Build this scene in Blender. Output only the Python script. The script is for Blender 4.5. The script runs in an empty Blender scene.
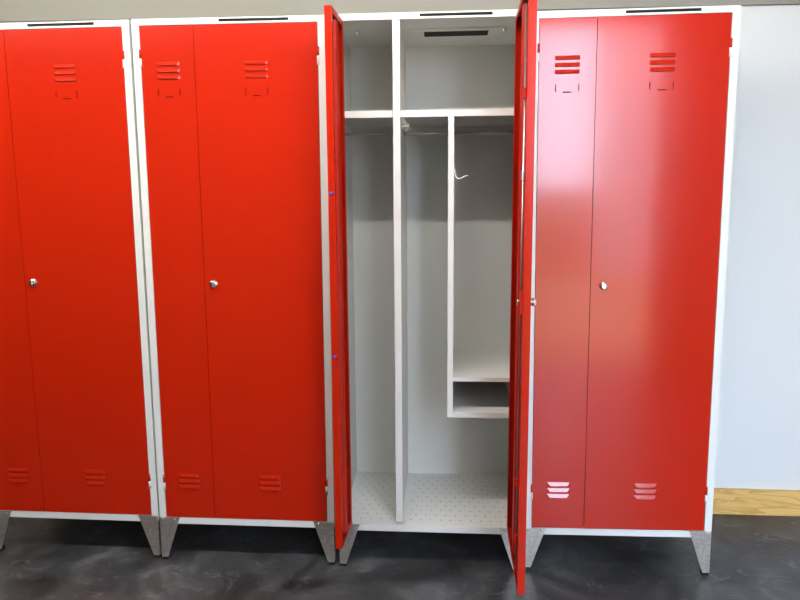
import bpy, bmesh, math, random
from mathutils import Vector, Matrix

random.seed(4)
scene = bpy.context.scene
C = scene.collection

# ------------------------------------------------------------------ materials
def mat(name, col, rough=.5, metal=0., spec=.5, coat=0., coat_rough=.05):
    m = bpy.data.materials.new(name); m.use_nodes = True
    b = m.node_tree.nodes['Principled BSDF']
    b.inputs['Base Color'].default_value = (*col, 1)
    b.inputs['Roughness'].default_value = rough
    b.inputs['Metallic'].default_value = metal
    b.inputs['Specular IOR Level'].default_value = spec
    b.inputs['Coat Weight'].default_value = coat
    b.inputs['Coat Roughness'].default_value = coat_rough
    return m

def N(m, kind, **kw):
    n = m.node_tree.nodes.new(kind)
    for k, v in kw.items(): setattr(n, k, v)
    return n

def link(m, a, b): m.node_tree.links.new(a, b)
def bsdf(m): return m.node_tree.nodes['Principled BSDF']

def ramp(m, stops):
    r = N(m, 'ShaderNodeValToRGB')
    el = r.color_ramp.elements
    while len(el) < len(stops): el.new(.5)
    for e, (p, c) in zip(el, stops):
        e.position = p; e.color = (*c, 1) if len(c) == 3 else c
    return r

def noise_bump(m, scale, strength, dist=.002, detail=3):
    tc = N(m, 'ShaderNodeTexCoord'); n = N(m, 'ShaderNodeTexNoise')
    n.inputs['Scale'].default_value = scale; n.inputs['Detail'].default_value = detail
    link(m, tc.outputs['Object'], n.inputs['Vector'])
    b = N(m, 'ShaderNodeBump'); b.inputs['Strength'].default_value = strength
    b.inputs['Distance'].default_value = dist
    link(m, n.outputs['Fac'], b.inputs['Height'])
    link(m, b.outputs['Normal'], bsdf(m).inputs['Normal'])
    return b

RED = mat('red_enamel', (.45, .0128, .0011), .175, spec=.36, coat=.30, coat_rough=.08)
REDIN = mat('red_enamel_inside', (.46, .0125, .0016), .5, spec=.2)
noise_bump(RED, 8, .16, .004, 2)
GREY = mat('light_grey_enamel', (.68, .68, .655), .38, spec=.5)
noise_bump(GREY, 14, .05, .002, 2)
CREASE = mat('dark_red_crease', (.13, .004, .001), .8, spec=.05)
SLIT = mat('dark_slit', (.06, .004, .003), .7)
BLACK = mat('black_plastic', (.008, .008, .008), .6, spec=.15)
HOLE = mat('perforation', (.26, .255, .24), .8)
CHROME = mat('polished_steel', (.78, .76, .73), .16, 1.)
ZINC = mat('galvanised_steel', (.50, .475, .445), .38, .85)
tc = N(ZINC, 'ShaderNodeTexCoord'); vo = N(ZINC, 'ShaderNodeTexVoronoi'); vo.inputs['Scale'].default_value = 130
link(ZINC, tc.outputs['Object'], vo.inputs['Vector'])
r = ramp(ZINC, [(0, (.50, .44, .395)), (1, (.68, .62, .57))])
link(ZINC, vo.outputs['Color'], r.inputs['Fac']); link(ZINC, r.outputs['Color'], bsdf(ZINC).inputs['Base Color'])
STEEL = mat('dull_steel_rod', (.55, .54, .52), .35, 1.)
RUBBER = mat('black_rubber', (.01, .01, .01), .8)
BLUE = mat('blue_rubber', (.03, .07, .5), .5)
WHITE = mat('white_plastic', (.85, .85, .83), .4)

WALL = mat('white_plaster', (.68, .68, .67), .75, spec=.25)
noise_bump(WALL, 60, .06, .002, 4)
BAND = mat('grey_paint', (.27, .258, .225), .7, spec=.3)
noise_bump(BAND, 40, .05)
DULL = mat('unpainted_block', (.13, .122, .11), .9, spec=.2)
CEIL = mat('ceiling_paint', (.30, .29, .275), .9, spec=.2)
RENDER = mat('pale_render', (.50, .48, .46), .9, spec=.1)
TAN = mat('dry_ground', (.34, .25, .15), .9, spec=.1)

FLOOR = mat('dark_sealed_concrete', (.03, .03, .032), .45, spec=.45)
tc = N(FLOOR, 'ShaderNodeTexCoord')
n1 = N(FLOOR, 'ShaderNodeTexNoise'); n1.inputs['Scale'].default_value = 4.2; n1.inputs['Detail'].default_value = 8; n1.inputs['Roughness'].default_value = .62
n1.inputs['Distortion'].default_value = .8
link(FLOOR, tc.outputs['Object'], n1.inputs['Vector'])
r1 = ramp(FLOOR, [(.36, (.015, .015, .016)), (.48, (.037, .0375, .040)), (.58, (.058, .059, .063)), (.72, (.128, .130, .137))])
link(FLOOR, n1.outputs['Fac'], r1.inputs['Fac'])
# pale trowel scuffs
mp = N(FLOOR, 'ShaderNodeMapping'); mp.inputs['Scale'].default_value = (7, 10, 1); mp.inputs['Rotation'].default_value = (0, 0, .5)
link(FLOOR, tc.outputs['Object'], mp.inputs['Vector'])
n2 = N(FLOOR, 'ShaderNodeTexNoise'); n2.inputs['Scale'].default_value = 1.6; n2.inputs['Detail'].default_value = 10; n2.inputs['Roughness'].default_value = .7
n2.inputs['Distortion'].default_value = 1.3
link(FLOOR, mp.outputs['Vector'], n2.inputs['Vector'])
r2 = ramp(FLOOR, [(.57, (0, 0, 0)), (.78, (.6, .6, .6))])
link(FLOOR, n2.outputs['Fac'], r2.inputs['Fac'])
mx = N(FLOOR, 'ShaderNodeMix', data_type='RGBA')
link(FLOOR, r2.outputs['Color'], mx.inputs[0]); link(FLOOR, r1.outputs['Color'], mx.inputs[6])
mx.inputs[7].default_value = (.26, .26, .26, 1)
# fine white specks
vs = N(FLOOR, 'ShaderNodeTexVoronoi'); vs.inputs['Scale'].default_value = 7.0
link(FLOOR, tc.outputs['Object'], vs.inputs['Vector'])
r3 = ramp(FLOOR, [(.022, (1, 1, 1)), (.034, (0, 0, 0))])
link(FLOOR, vs.outputs['Distance'], r3.inputs['Fac'])
mx2 = N(FLOOR, 'ShaderNodeMix', data_type='RGBA')
link(FLOOR, r3.outputs['Color'], mx2.inputs[0]); link(FLOOR, mx.outputs[2], mx2.inputs[6])
mx2.inputs[7].default_value = (.4, .4, .39, 1)
link(FLOOR, mx2.outputs[2], bsdf(FLOOR).inputs['Base Color'])
rr = ramp(FLOOR, [(.3, (.30, .30, .30)), (.7, (.48, .48, .48))])
link(FLOOR, n1.outputs['Fac'], rr.inputs['Fac']); link(FLOOR, rr.outputs['Color'], bsdf(FLOOR).inputs['Roughness'])
bp = N(FLOOR, 'ShaderNodeBump'); bp.inputs['Strength'].default_value = .25; bp.inputs['Distance'].default_value = .004
link(FLOOR, n2.outputs['Fac'], bp.inputs['Height']); link(FLOOR, bp.outputs['Normal'], bsdf(FLOOR).inputs['Normal'])

PINE = mat('pine', (.55, .36, .16), .5, spec=.35)
tc = N(PINE, 'ShaderNodeTexCoord'); mp = N(PINE, 'ShaderNodeMapping')
mp.inputs['Scale'].default_value = (2.6, 6, 16)
link(PINE, tc.outputs['Object'], mp.inputs['Vector'])
nz = N(PINE, 'ShaderNodeTexNoise'); nz.inputs['Scale'].default_value = 1.1; nz.inputs['Detail'].default_value = 2; nz.inputs['Distortion'].default_value = 1.4
link(PINE, mp.outputs['Vector'], nz.inputs['Vector'])
mth = N(PINE, 'ShaderNodeMath', operation='MULTIPLY'); mth.inputs[1].default_value = 5.5
link(PINE, nz.outputs['Fac'], mth.inputs[0])
fr = N(PINE, 'ShaderNodeMath', operation='FRACT'); link(PINE, mth.outputs[0], fr.inputs[0])
rp = ramp(PINE, [(0, (.74, .47, .165)), (.55, (.70, .42, .135)), (.9, (.56, .31, .085)), (1, (.72, .45, .155))])
link(PINE, fr.outputs[0], rp.inputs['Fac'])
vk = N(PINE, 'ShaderNodeTexVoronoi'); vk.inputs['Scale'].default_value = 4.2
mk = N(PINE, 'ShaderNodeMapping'); mk.inputs['Scale'].default_value = (1, .2, 1.6); mk.inputs['Location'].default_value = (.11, 0, .02)
link(PINE, tc.outputs['Object'], mk.inputs['Vector']); link(PINE, mk.outputs['Vector'], vk.inputs['Vector'])
rk = ramp(PINE, [(.03, (1, 1, 1)), (.09, (0, 0, 0))]); link(PINE, vk.outputs['Distance'], rk.inputs['Fac'])
mxp = N(PINE, 'ShaderNodeMix', data_type='RGBA')
link(PINE, rk.outputs['Color'], mxp.inputs[0]); link(PINE, rp.outputs['Color'], mxp.inputs[6]); mxp.inputs[7].default_value = (.16, .075, .025, 1)
link(PINE, mxp.outputs[2], bsdf(PINE).inputs['Base Color'])

TUBE = bpy.data.materials.new('lit_fluorescent_tube'); TUBE.use_nodes = True
b = bsdf(TUBE); b.inputs['Emission Color'].default_value = (1, .97, .90, 1); b.inputs['Emission Strength'].default_value = 198

# ------------------------------------------------------------------ mesh helpers
class MB:
    """collects shapes for one mesh object, several materials allowed"""
    def __init__(self): self.bm = bmesh.new(); self.mats = []
    def mi(self, m):
        if m not in self.mats: self.mats.append(m)
        return self.mats.index(m)
    def box(self, x0, x1, y0, y1, z0, z1, m):
        vs = [self.bm.verts.new(p) for p in ((x0,y0,z0),(x1,y0,z0),(x1,y1,z0),(x0,y1,z0),(x0,y0,z1),(x1,y0,z1),(x1,y1,z1),(x0,y1,z1))]
        for f in ((0,3,2,1),(4,5,6,7),(0,1,5,4),(1,2,6,5),(2,3,7,6),(3,0,4,7)):
            self.bm.faces.new([vs[i] for i in f]).material_index = self.mi(m)
        return self
    def prism(self, pts, vec, m):
        """closed polygon pts (3D) extruded by vec"""
        a = [self.bm.verts.new(p) for p in pts]
        b = [self.bm.verts.new(Vector(p) + Vector(vec)) for p in pts]
        k = self.mi(m); n = len(a); fs = [self.bm.faces.new(a), self.bm.faces.new(b[::-1])]
        for i in range(n): fs.append(self.bm.faces.new((a[i], b[i], b[(i+1) % n], a[(i+1) % n])))
        for f in fs: f.material_index = k
        bmesh.ops.recalc_face_normals(self.bm, faces=fs)
        return self
    def poly(self, pts, m):
        self.bm.faces.new([self.bm.verts.new(p) for p in pts]).material_index = self.mi(m); return self
    def cyl(self, p0, p1, r, m, seg=14, r1=None):
        return self.lathe(p0, p1, [(0, r), (1, r if r1 is None else r1)], m, seg)
    def lathe(self, p0, p1, prof, m, seg=20):
        """profile (t along p0->p1, radius), capped, smooth shaded"""
        p0 = Vector(p0); p1 = Vector(p1); d = p1 - p0
        q = d.to_track_quat('Z', 'Y'); u = q @ Vector((1,0,0)); v = q @ Vector((0,1,0))
        k = self.mi(m); rings = []
        for t, rad in prof:
            rings.append([self.bm.verts.new(p0 + d*t + (u*math.cos(a) + v*math.sin(a))*rad) for a in [2*math.pi*i/seg for i in range(seg)]])
        fs = []
        for a, b in zip(rings, rings[1:]):
            for i in range(seg):
                f = self.bm.faces.new((a[i], a[(i+1) % seg], b[(i+1) % seg], b[i])); f.smooth = True; fs.append(f)
        fs.append(self.bm.faces.new(rings[0][::-1])); fs.append(self.bm.faces.new(rings[-1]))
        for f in fs: f.material_index = k
        bmesh.ops.recalc_face_normals(self.bm, faces=fs)
        return self
    def tube(self, pts, r, m, seg=8):
        pts = [Vector(p) for p in pts]; k = self.mi(m); rings = []
        for i, p in enumerate(pts):
            d = (pts[min(i+1, len(pts)-1)] - pts[max(i-1, 0)]).normalized()
            q = d.to_track_quat('Z', 'Y'); u = q @ Vector((1,0,0)); v = q @ Vector((0,1,0))
            rings.append([self.bm.verts.new(p + (u*math.cos(a) + v*math.sin(a))*r) for a in [2*math.pi*j/seg for j in range(seg)]])
        fs = []
        for a, b in zip(rings, rings[1:]):
            # align to avoid twisting
            off = min(range(seg), key=lambda o: (a[0].co - b[o].co).length)
            b[:] = b[off:] + b[:off]
            for i in range(seg):
                f = self.bm.faces.new((a[i], a[(i+1) % seg], b[(i+1) % seg], b[i])); f.smooth = True; fs.append(f)
        fs.append(self.bm.faces.new(rings[0][::-1])); fs.append(self.bm.faces.new(rings[-1]))
        for f in fs: f.material_index = k
        bmesh.ops.recalc_face_normals(self.bm, faces=fs)
        return self
    def mirror_x(self):
        for v in self.bm.verts: v.co.x = -v.co.x
        bmesh.ops.reverse_faces(self.bm, faces=self.bm.faces[:])
        return self
    def build(self, name, parent=None, loc=(0,0,0), rot=(0,0,0), bevel=0):
        me = bpy.data.meshes.new(name); self.bm.to_mesh(me); self.bm.free()
        for m in self.mats: me.materials.append(m)
        o = bpy.data.objects.new(name, me); C.objects.link(o)
        o.parent = parent; o.location = loc; o.rotation_euler = rot
        if bevel:
            bv = o.modifiers.new('edge', 'BEVEL'); bv.width = bevel; bv.segments = 2; bv.limit_method = 'ANGLE'
        return o

def tag(o, label=None, cat=None, group=None, kind=None):
    for k, v in (('label', label), ('category', cat), ('group', group), ('kind', kind)):
        if v: o[k] = v
    return o

# ------------------------------------------------------------------ the setting
WY, CZ, FY = .478, 2.52, -2.75         # back wall, ceiling, wall behind the camera
XL, XR = -2.2, 3.55
DX0, DX1, DZ = 2.12, 3.06, 2.42        # doorway behind the camera
def room(name, *boxes):
    m = MB()
    for bx in boxes: m.box(*bx)
    return tag(m.build(name), kind='structure')
room('floor', (XL-.1, XR+.1, FY-.15, WY+.1, -.1, 0, FLOOR))
room('ceiling', (XL-.1, XR+.1, FY-.15, WY+.1, CZ, CZ+.1, CEIL))
room('wall_back', (XL-.1, XR+.1, WY, WY+.1, 0, CZ, WALL))
room('wall_left', (XL-.1, XL, FY, WY, 0, CZ, DULL))
room('wall_right', (XR, XR+.1, FY, WY, 0, CZ, WALL))
room('wall_front', (XL-.1, DX0, FY-.15, FY, 0, CZ, DULL), (DX1, XR+.1, FY-.15, FY, 0, CZ, DULL), (DX0, DX1, FY-.15, FY, DZ, CZ, DULL))
room('baseboard_back', (XL, XR, .461, WY, 0, .1, PINE))
room('trim_1', (XL, XR, .462, WY, 1.888, CZ, BAND))      # grey painted band along the top of the wall
room('ground_outside', (-14, 18, -30, FY-.15, -.12, -.02, TAN))
room('wall_outside', (-14, 18, -10.2, -10, -.02, 1.45, TAN))
room('wall_reflection_dimmer', (4.15, 14, -9.9, -9.5, -.02, 5.2, RENDER))   # unseen wall added to dim part of the sky reflected in the end locker

# ------------------------------------------------------------------ lockers
W, H, D = .597, 1.763, .440            # cabinet width, top height, depth
X0, X1 = -W/2, W/2
ZB = .131                              # underside of the cabinet
ST = .0225                              # width of the front stiles
ZO0, ZO1 = .153, 1.744                 # door opening
G = .0018                              # gap round the doors
XS = X0 + .192                         # where the two doors meet
DT = .020                              # door thickness

def door_mesh(w, h):
    """pan door hinged at the origin, running along +x, outside at y=0, inside at y=DT"""
    m = MB(); t = .0014; cx = w/2
    zl, zt = .130, 1.429               # louvre groups, from the bottom of the door
    lw, lh, pitch = .073, .0125, .0200
    def hoods(z0):
        out = []
        for k in range(3): out.append(z0 + k*pitch)
        return out
    m.box(0, w, 0, t, 0, h, RED)
    m.box(0, t, t, DT, 0, h, RED); m.box(w-t, w, t, DT, 0, h, RED)
    m.box(t, w-t, t, DT, 0, t, REDIN); m.box(t, w-t, t, DT, h-t, h, REDIN)
    m.box(t, .017, DT-t, DT, t, h-t, REDIN); m.box(w-.017, w-t, DT-t, DT, t, h-t, REDIN)
    m.box(.017, w-.017, DT-t, DT, t, .017, REDIN); m.box(.017, w-.017, DT-t, DT, h-.017, h-t, REDIN)
    # hat stiffener down the inside
    s = .026
    m.prism([(cx-s, t, .02), (cx-s*.65, DT-.002, .02), (cx+s*.65, DT-.002, .02), (cx+s, t, .02)], (0, 0, h-.04), REDIN)
    # rain-hood louvres: slope out towards their open lower lip
    for z0 in hoods(zl-.026) + hoods(zt):
        x0, x1 = cx-lw/2, cx+lw/2; e = .009; d = .0042
        a = [(x0, 0, z0+lh), (x1, 0, z0+lh), (x1-e, -d, z0+.001), (x0+e, -d, z0+.001)]
        m.poly(a, RED)
        m.poly([(x0, 0, z0+lh), (x0+e, -d, z0+.001), (x0, 0, z0)], RED)
        m.poly([(x1, 0, z0+lh), (x1, 0, z0), (x1-e, -d, z0+.001)], RED)
        m.poly([(x0, -.0003, z0+.0002), (x0+e, -d, z0+.001), (x1-e, -d, z0+.001), (x1, -.0003, z0+.0002)], SLIT)
    # punched card holder below the upper louvres
    zc = zt - .038
    for sx in (-1, 1):
        m.box(cx+sx*.034-.0018, cx+sx*.034+.0018, -.0012, .0005, zc-.013, zc+.010, RED)
        m.box(cx+sx*.034-.0007, cx+sx*.034+.0020, -.0016, .0005, zc-.012, zc+.009, CREASE)
    m.box(cx-.012, cx+.012, -.0014, .0005, zc-.0155, zc-.0125, CREASE)
    return m

def knob(parent, x, z):
    m = MB()
    m.lathe((x, 0, z), (x, -.012, z), [(0, .0125), (.10, .0125), (.16, .0095), (.45, .0085), (.62, .0105), (.80, .0112), (.93, .0095), (1, .006)], CHROME, 24)
    m.box(x-.0028, x+.0028, -.016, -.010, z-.0080, z+.0080, CHROME)      # finger grip across the knob
    return tag(m.build('knob', parent, bevel=.0012), 'round steel turn knob')

def hinge(parent, x, z, mid=False):
    m = MB(); h = .026 if not mid else .010
    m.cyl((x, .001, z), (x, .001, z+h), .0040, GREY, 12)
    m.cyl((x, .001, z+h+.001), (x, .001, z+2*h), .0040, RED if not mid else GREY, 12)
    return m.build('hinge', parent)

def leg(parent, sx, front, fz):
    """folded trapezium foot of galvanised sheet; outer edge upright, inner edge slanting"""
    t = .0016; top, bot, wt, wb = .153, .010+fz, .070, .022
    xo = sx*(W/2 - .0005)
    m = MB()
    yf = -t if front else D - .022
    m.prism([(xo, yf, bot), (xo, yf, top if front else ZB), (xo - sx*wt, yf, top if front else ZB), (xo - sx*wt*.93, yf, top-.012 if front else ZB-.01), (xo - sx*wb, yf, bot)], (0, t, 0), ZINC)
    s = 1 if front else -1
    y0 = yf + (t if front else 0)
    m.prism([(xo, y0, bot), (xo, y0, ZB), (xo, y0 + s*wt, ZB), (xo, y0 + s*wb, bot)], (-sx*t, 0, 0), ZINC)
    if front:
        for dx in (.011, .053):
            m.lathe((xo - sx*dx, -t, top-.007), (xo - sx*dx, -t-.0022, top-.007), [(0, .0030), (.6, .0028), (1, .0012)], CHROME, 12)
    o = m.build('leg', parent)
    p = MB(); ya, yb = (yf, yf+wb+.001) if front else (yf-wb+t-.001, yf+t)
    xa, xb = sorted((xo, xo - sx*wb)); p.box(xa+.001, xb-.001, ya+.001, yb-.001, fz, bot+.003, RUBBER)
    tag(p.build('rubber_foot', o), 'black rubber foot')
    return o

def locker(i, loc, yaw, roll, label, opened=None):
    root = bpy.data.objects.new('locker', None); C.objects.link(root)
    root.location = loc; root.rotation_euler = (0, roll, yaw)
    tag(root, label, 'locker', 'two-door red metal lockers in a row')
    t = .0025
    m = MB()
    m.box(X0, X0+ST, 0, .024, ZB, H, GREY); m.box(X1-ST, X1, 0, .024, ZB, H, GREY)           # stiles
    m.box(X0+ST, X1-ST, 0, .024, ZB, ZO0, GREY); m.box(X0+ST, X1-ST, 0, .024, ZO1, H, GREY)  # rails
    m.box(X0, X0+t, .024, D, ZB, H, GREY); m.box(X1-t, X1, .024, D, ZB, H, GREY)             # sides
    m.box(X0+t, X1-t, D-t, D, ZB, H, GREY)                                                 # back
    m.box(X0+t, X1-t, .024, D-t, H-t, H, GREY)                                             # top
    m.build('cabinet_body', root)
    f = MB(); zf = ZO0 - .001
    f.box(X0+t, X1-t, .024, D-t, zf-.003, zf, GREY)
    if opened:
        for a in range(17):
            for bb in range(11):
                x = X0 + .035 + a*.0335 + (.0167 if bb % 2 else 0); y = .045 + bb*.0355
                if x < X1-.02 and abs(x-(X0+.2045)) > .02:
                    f.poly([(x+.0028*math.cos(q), y+.0034*math.sin(q), zf+.0003) for q in [k*math.pi/4 for k in range(8)]], HOLE)
    f.build('bottom_panel', root)
    xc = (XS + X1 - ST)/2 - .004
    s = MB(); s.box(xc-.107, xc+.107, -.0008, .001, H-.0128, H-.0050, BLACK)
    tag(s.build('label_strip', root), 'slim black strip on the top rail')
    roll_lift = lambda sx: roll*sx*W/2      # the feet are screwed out so that all of them stand on the floor
    for sx in (-1, 1):
        for front in (True, False): leg(root, sx, front, max(0., roll_lift(sx) + abs(roll)*W/2))
    h = ZO1 - ZO0 - 2*G
    wl = XS - (X0+ST) - 1.5*G; wr = (X1-ST) - XS - 1.5*G
    aL, aR = (-(math.pi/2 + opened[0]), math.pi/2 + opened[1]) if opened else (0, 0)
    dl = door_mesh(wl, h).build('door', root, (X0+ST+G, 0, ZO0+G), (0, 0, aL))
    dr = door_mesh(wr, h).mirror_x().build('door', root, (X1-ST-G, 0, ZO0+G), (0, 0, aR))
    if opened:
        dl['label'] = 'narrow red door swung wide open'; dr['label'] = 'wide red door swung wide open'
    else:
        dl['label'] = 'narrow red door, shut'; dr['label'] = 'wide red door, shut'
    knob(dr, -(wr - (.038 if i == 3 else .029)), .949 - ZO0)
    for x in (X0+ST, X1-ST):
        for z in (1.620, .250): hinge(root, x, z)
    if not opened: return root
    # ---- inside of the open locker
    zs0, zs1 = 1.462, 1.482
    xd0, xd1 = X0 + .1905, X0 + .2130
    yi, yb = .0255, D - t - .0005
    d = MB(); d.box(xd0, xd1, yi-.0250, yi+.012, zf+.012, ZO1-.001, GREY); d.box(xd0+.008, xd1-.008, yi+.012, yb, zf+.0005, ZO1+.022, GREY)
    d.build('divider', root, bevel=.001)
    for xa, xb in ((X0+t+.0005, xd0-.0005), (xd1+.0005, X1-t-.0005)):
        sh = MB()
        fa = max(xa, X0+ST+.0005); fb = min(xb, X1-ST-.0005)
        sh.box(fa, fb, .001, .0245, zs0, zs1, GREY); sh.box(xa, xb, .0247, yb, zs1-.003, zs1, GREY); sh.box(fa, fb, .0245, .0250, zs1-.003, zs1, GREY)
        sh.build('hat_shelf', root)
    xe0, xe1 = X0 + .3575, X0 + .3755
    e = MB(); e.box(xe0, xe1, .001, .040, .524, zs0-.0005, GREY); e.box(xe0+.006, xe1-.006, .040, yb, .524, zs1-.004, GREY)
    inner = e.build('inner_divider', root, bevel=.0008)
    for z0, z1 in ((.643, .6565), (.524, .541)):
        q = MB(); xa, xb = xe1+.0005, X1-t-.0005
        q.box(xa, X1-ST-.0005, .001, .0245, z0, z1, GREY); q.box(xa, xb, .0245, yb, z1-.0025, z1, GREY)
        q.build('compartment_shelf', root)
    q = MB(); q.box(X1-ST-.0005-.003, X1-ST-.0005, .026, yb, .5415, .640, GREY); q.build('compartment_side', root)
    # hanging rails across the three compartments
    for xa, xb in ((X0+t, xd0+.008), (xd1-.008, xe0+.006), (xe1-.006, X1-t)):
        q = MB(); q.cyl((xa, .20, 1.432), (xb, .20, 1.432), .0055, STEEL, 14)
        for x, sg in ((xa, 1), (xb, -1)): q.lathe((x, .20, 1.432), (x+sg*.006, .20, 1.432), [(0, .013), (.7, .012), (1, .007)], STEEL, 16)
        tag(q.build('hanging_rail', root), 'thin steel rail under the shelf')
    # peg hooks under the shelf, chrome gleam put in as white; studs under the top
    for x, sg in ((X0+t, 1), (xd1-.008, 1), (X1-t, -1)):
        q = MB(); q.lathe((x, .07, 1.442), (x+sg*.032, .07, 1.446), [(0, .009), (.12, .009), (.15, .0048), (.8, .0048), (.84, .0070), (1, .005)], WHITE, 14)
        tag(q.build('coat_peg', root), 'short peg below the shelf, chrome gleam painted white')
    for x in (X0+.060, X1-.062):
        q = MB(); q.lathe((x, .20, H-t), (x, .20, H-t-.014), [(0, .009), (.35, .009), (.4, .005), (.9, .005), (1, .003)], CHROME, 14)
        tag(q.build('stud', root), 'small shiny stud under the top panel')
    # plate under the top panel, its slot's darkness put in as a black strip
    q = MB(); q.box(xc-.175, xc+.150, .180, .310, H-t-.003, H-t, GREY); q.box(xc-.102, xc+.108, .216, .280, H-t-.0036, H-t-.003, BLACK)
    tag(q.build('vent_plate', root), 'pale plate with a long dark slot under the top panel')
    # lock rods inside the wide door
    q = MB(); xr = -(wr - .028)
    q.cyl((xr, DT+.003, .06), (xr, DT+.003, h-.06), .0026, STEEL, 10)
    q.build('lock_rod', dr)
    for z in (1.27-ZO0, 1.47-ZO0, .46-ZO0, .30-ZO0):
        q = MB(); q.box(xr-.009, xr+.009, DT, DT+.008, z-.012, z+.012, STEEL if abs(z+ZO0-1.27) < .01 else REDIN); q.build('rod_guide', dr, bevel=.001)
    q = MB(); q.box(xr-.022, xr+.022, DT-.012, DT+.006, .949-ZO0-.03, .949-ZO0+.03, REDIN)
    q.lathe((xr, DT+.006, .949-ZO0), (xr, DT+.012, .949-ZO0), [(0, .008), (.8, .008), (1, .005)], CHROME, 14); q.build('lock_case', dr, bevel=.001)
    # blue bumpers on the free edge of the narrow door
    for z in (1.232, .757):
        q = MB(); q.lathe((wl, DT*.5, z-ZO0), (wl+.003, DT*.5, z-ZO0), [(0, .0052), (.6, .005), (1, .003)], BLUE, 14)
        tag(q.build('bumper', dl), 'small blue rubber bumper on the door edge')
    return root

P = [(.600*0+.3-.0105, .006, -.010, -.002, 'partly cropped shut red locker at the end of the row away from the white wall'),
     (.600*1+.3-.005, -.0035, .001, 0., 'shut red locker standing between another shut red locker and the open one'),
     (.600*2+.3+.0100, -.011, 0., -.0035, 'open red locker with both doors swung out showing pale grey shelves inside'),
     (.600*3+.3+.0215, .004, .004, -.010, 'glossy shut red locker at the end of the row beside the bare white wall')]
roots = []
for i, (x, y, yaw, roll, lab) in enumerate(P):
    lift = 0
    roots.append(locker(i, (x, y, -0. + lift), yaw, roll, lab, (.043, -.012) if i == 2 else None))

# curled white strip hanging off the edge of the inner divider
cx, cy = P[2][0] - .005, P[2][1]
x = cx + X0 + .376
s = MB()
pts = [(x+.0022, cy+.008, 1.306), (x+.0026, cy+.003, 1.297), (x+.004, cy-.002, 1.287), (x+.010, cy-.006, 1.279), (x+.018, cy-.008, 1.2775), (x+.026, cy-.008, 1.281), (x+.034, cy-.006, 1.2855), (x+.042, cy-.004, 1.285)]
# smooth the path
def smooth(pts, n=4):
    pts = [Vector(p) for p in pts]; out = []
    for i in range(len(pts)-1):
        p0, p1, p2, p3 = pts[max(i-1,0)], pts[i], pts[i+1], pts[min(i+2,len(pts)-1)]
        for k in range(n):
            t = k/n
            out.append(.5*((2*p1) + (p2-p0)*t + (2*p0-5*p1+4*p2-p3)*t*t + (3*p1-p0-3*p2+p3)*t**3))
    return out + [pts[-1]]
s.tube(smooth(pts), .0016, WHITE)
tag(s.build('plastic_tie'), 'thin curled white plastic tie hanging from the inner divider of the open locker', 'tie')

# ------------------------------------------------------------------ lamp over the lockers and daylight
for lx, where in ((-.25, 'shut red lockers'), (1.42, 'open red locker')):
    lamp = bpy.data.objects.new('ceiling_lamp', None); C.objects.link(lamp); lamp.location = (lx, -1.0, 2.2)
    tag(lamp, 'long fluorescent lamp hung from the ceiling in front of the ' + where, 'lamp', 'fluorescent lamps over the lockers')
    q = MB(); q.box(-.80, .80, -.03, .03, .032, .075, WHITE); q.build('housing', lamp, bevel=.003)
    q = MB(); q.cyl((-.755, 0, 0), (.755, 0, 0), .013, TUBE, 8); q.build('tube', lamp)
    for sx in (-1, 1):
        q = MB(); q.box(sx*.765-.012, sx*.765+.012, -.014, .014, -.016, .034, WHITE); q.build('lamp_holder', lamp, bevel=.002)
        q = MB(); q.cyl((sx*.55, 0, .075), (sx*.55, 0, CZ-2.2+.003), .004, STEEL, 8); q.build('suspension_rod', lamp)

w = bpy.data.worlds.new('overcast_sky'); scene.world = w; w.use_nodes = True
bg = w.node_tree.nodes['Background']; bg.inputs['Color'].default_value = (.70, .86, 1.08, 1); bg.inputs['Strength'].default_value = 22.5

# ------------------------------------------------------------------ camera
cam = bpy.data.cameras.new('camera'); co = bpy.data.objects.new('camera', cam); C.objects.link(co); scene.camera = co
cam.sensor_width = 36; cam.lens = 673.175*36/800; cam.clip_start = .02
yaw, pit, rol = -.07021, -.14424, -.00324
fw = Vector((math.sin(yaw)*math.cos(pit), math.cos(yaw)*math.cos(pit), math.sin(pit)))
rt = Vector((math.cos(yaw), -math.sin(yaw), 0)); up = rt.cross(fw)
r2 = rt*math.cos(rol) + up*math.sin(rol); u2 = up*math.cos(rol) - rt*math.sin(rol)
M = Matrix((r2, u2, -fw)).transposed().to_4x4(); M.translation = Vector((1.56345, -2.09697, 1.2073))
co.matrix_world = M

scene.view_settings.view_transform = 'Standard'; scene.view_settings.look = 'None'
scene.view_settings.gamma = 1; scene.view_settings.use_curve_mapping = False
scene.view_settings.exposure = 0.0
scene.cycles.use_denoising = True
scene.cycles.max_bounces = 10; scene.cycles.diffuse_bounces = 6
scene.cycles.sample_clamp_indirect = 10
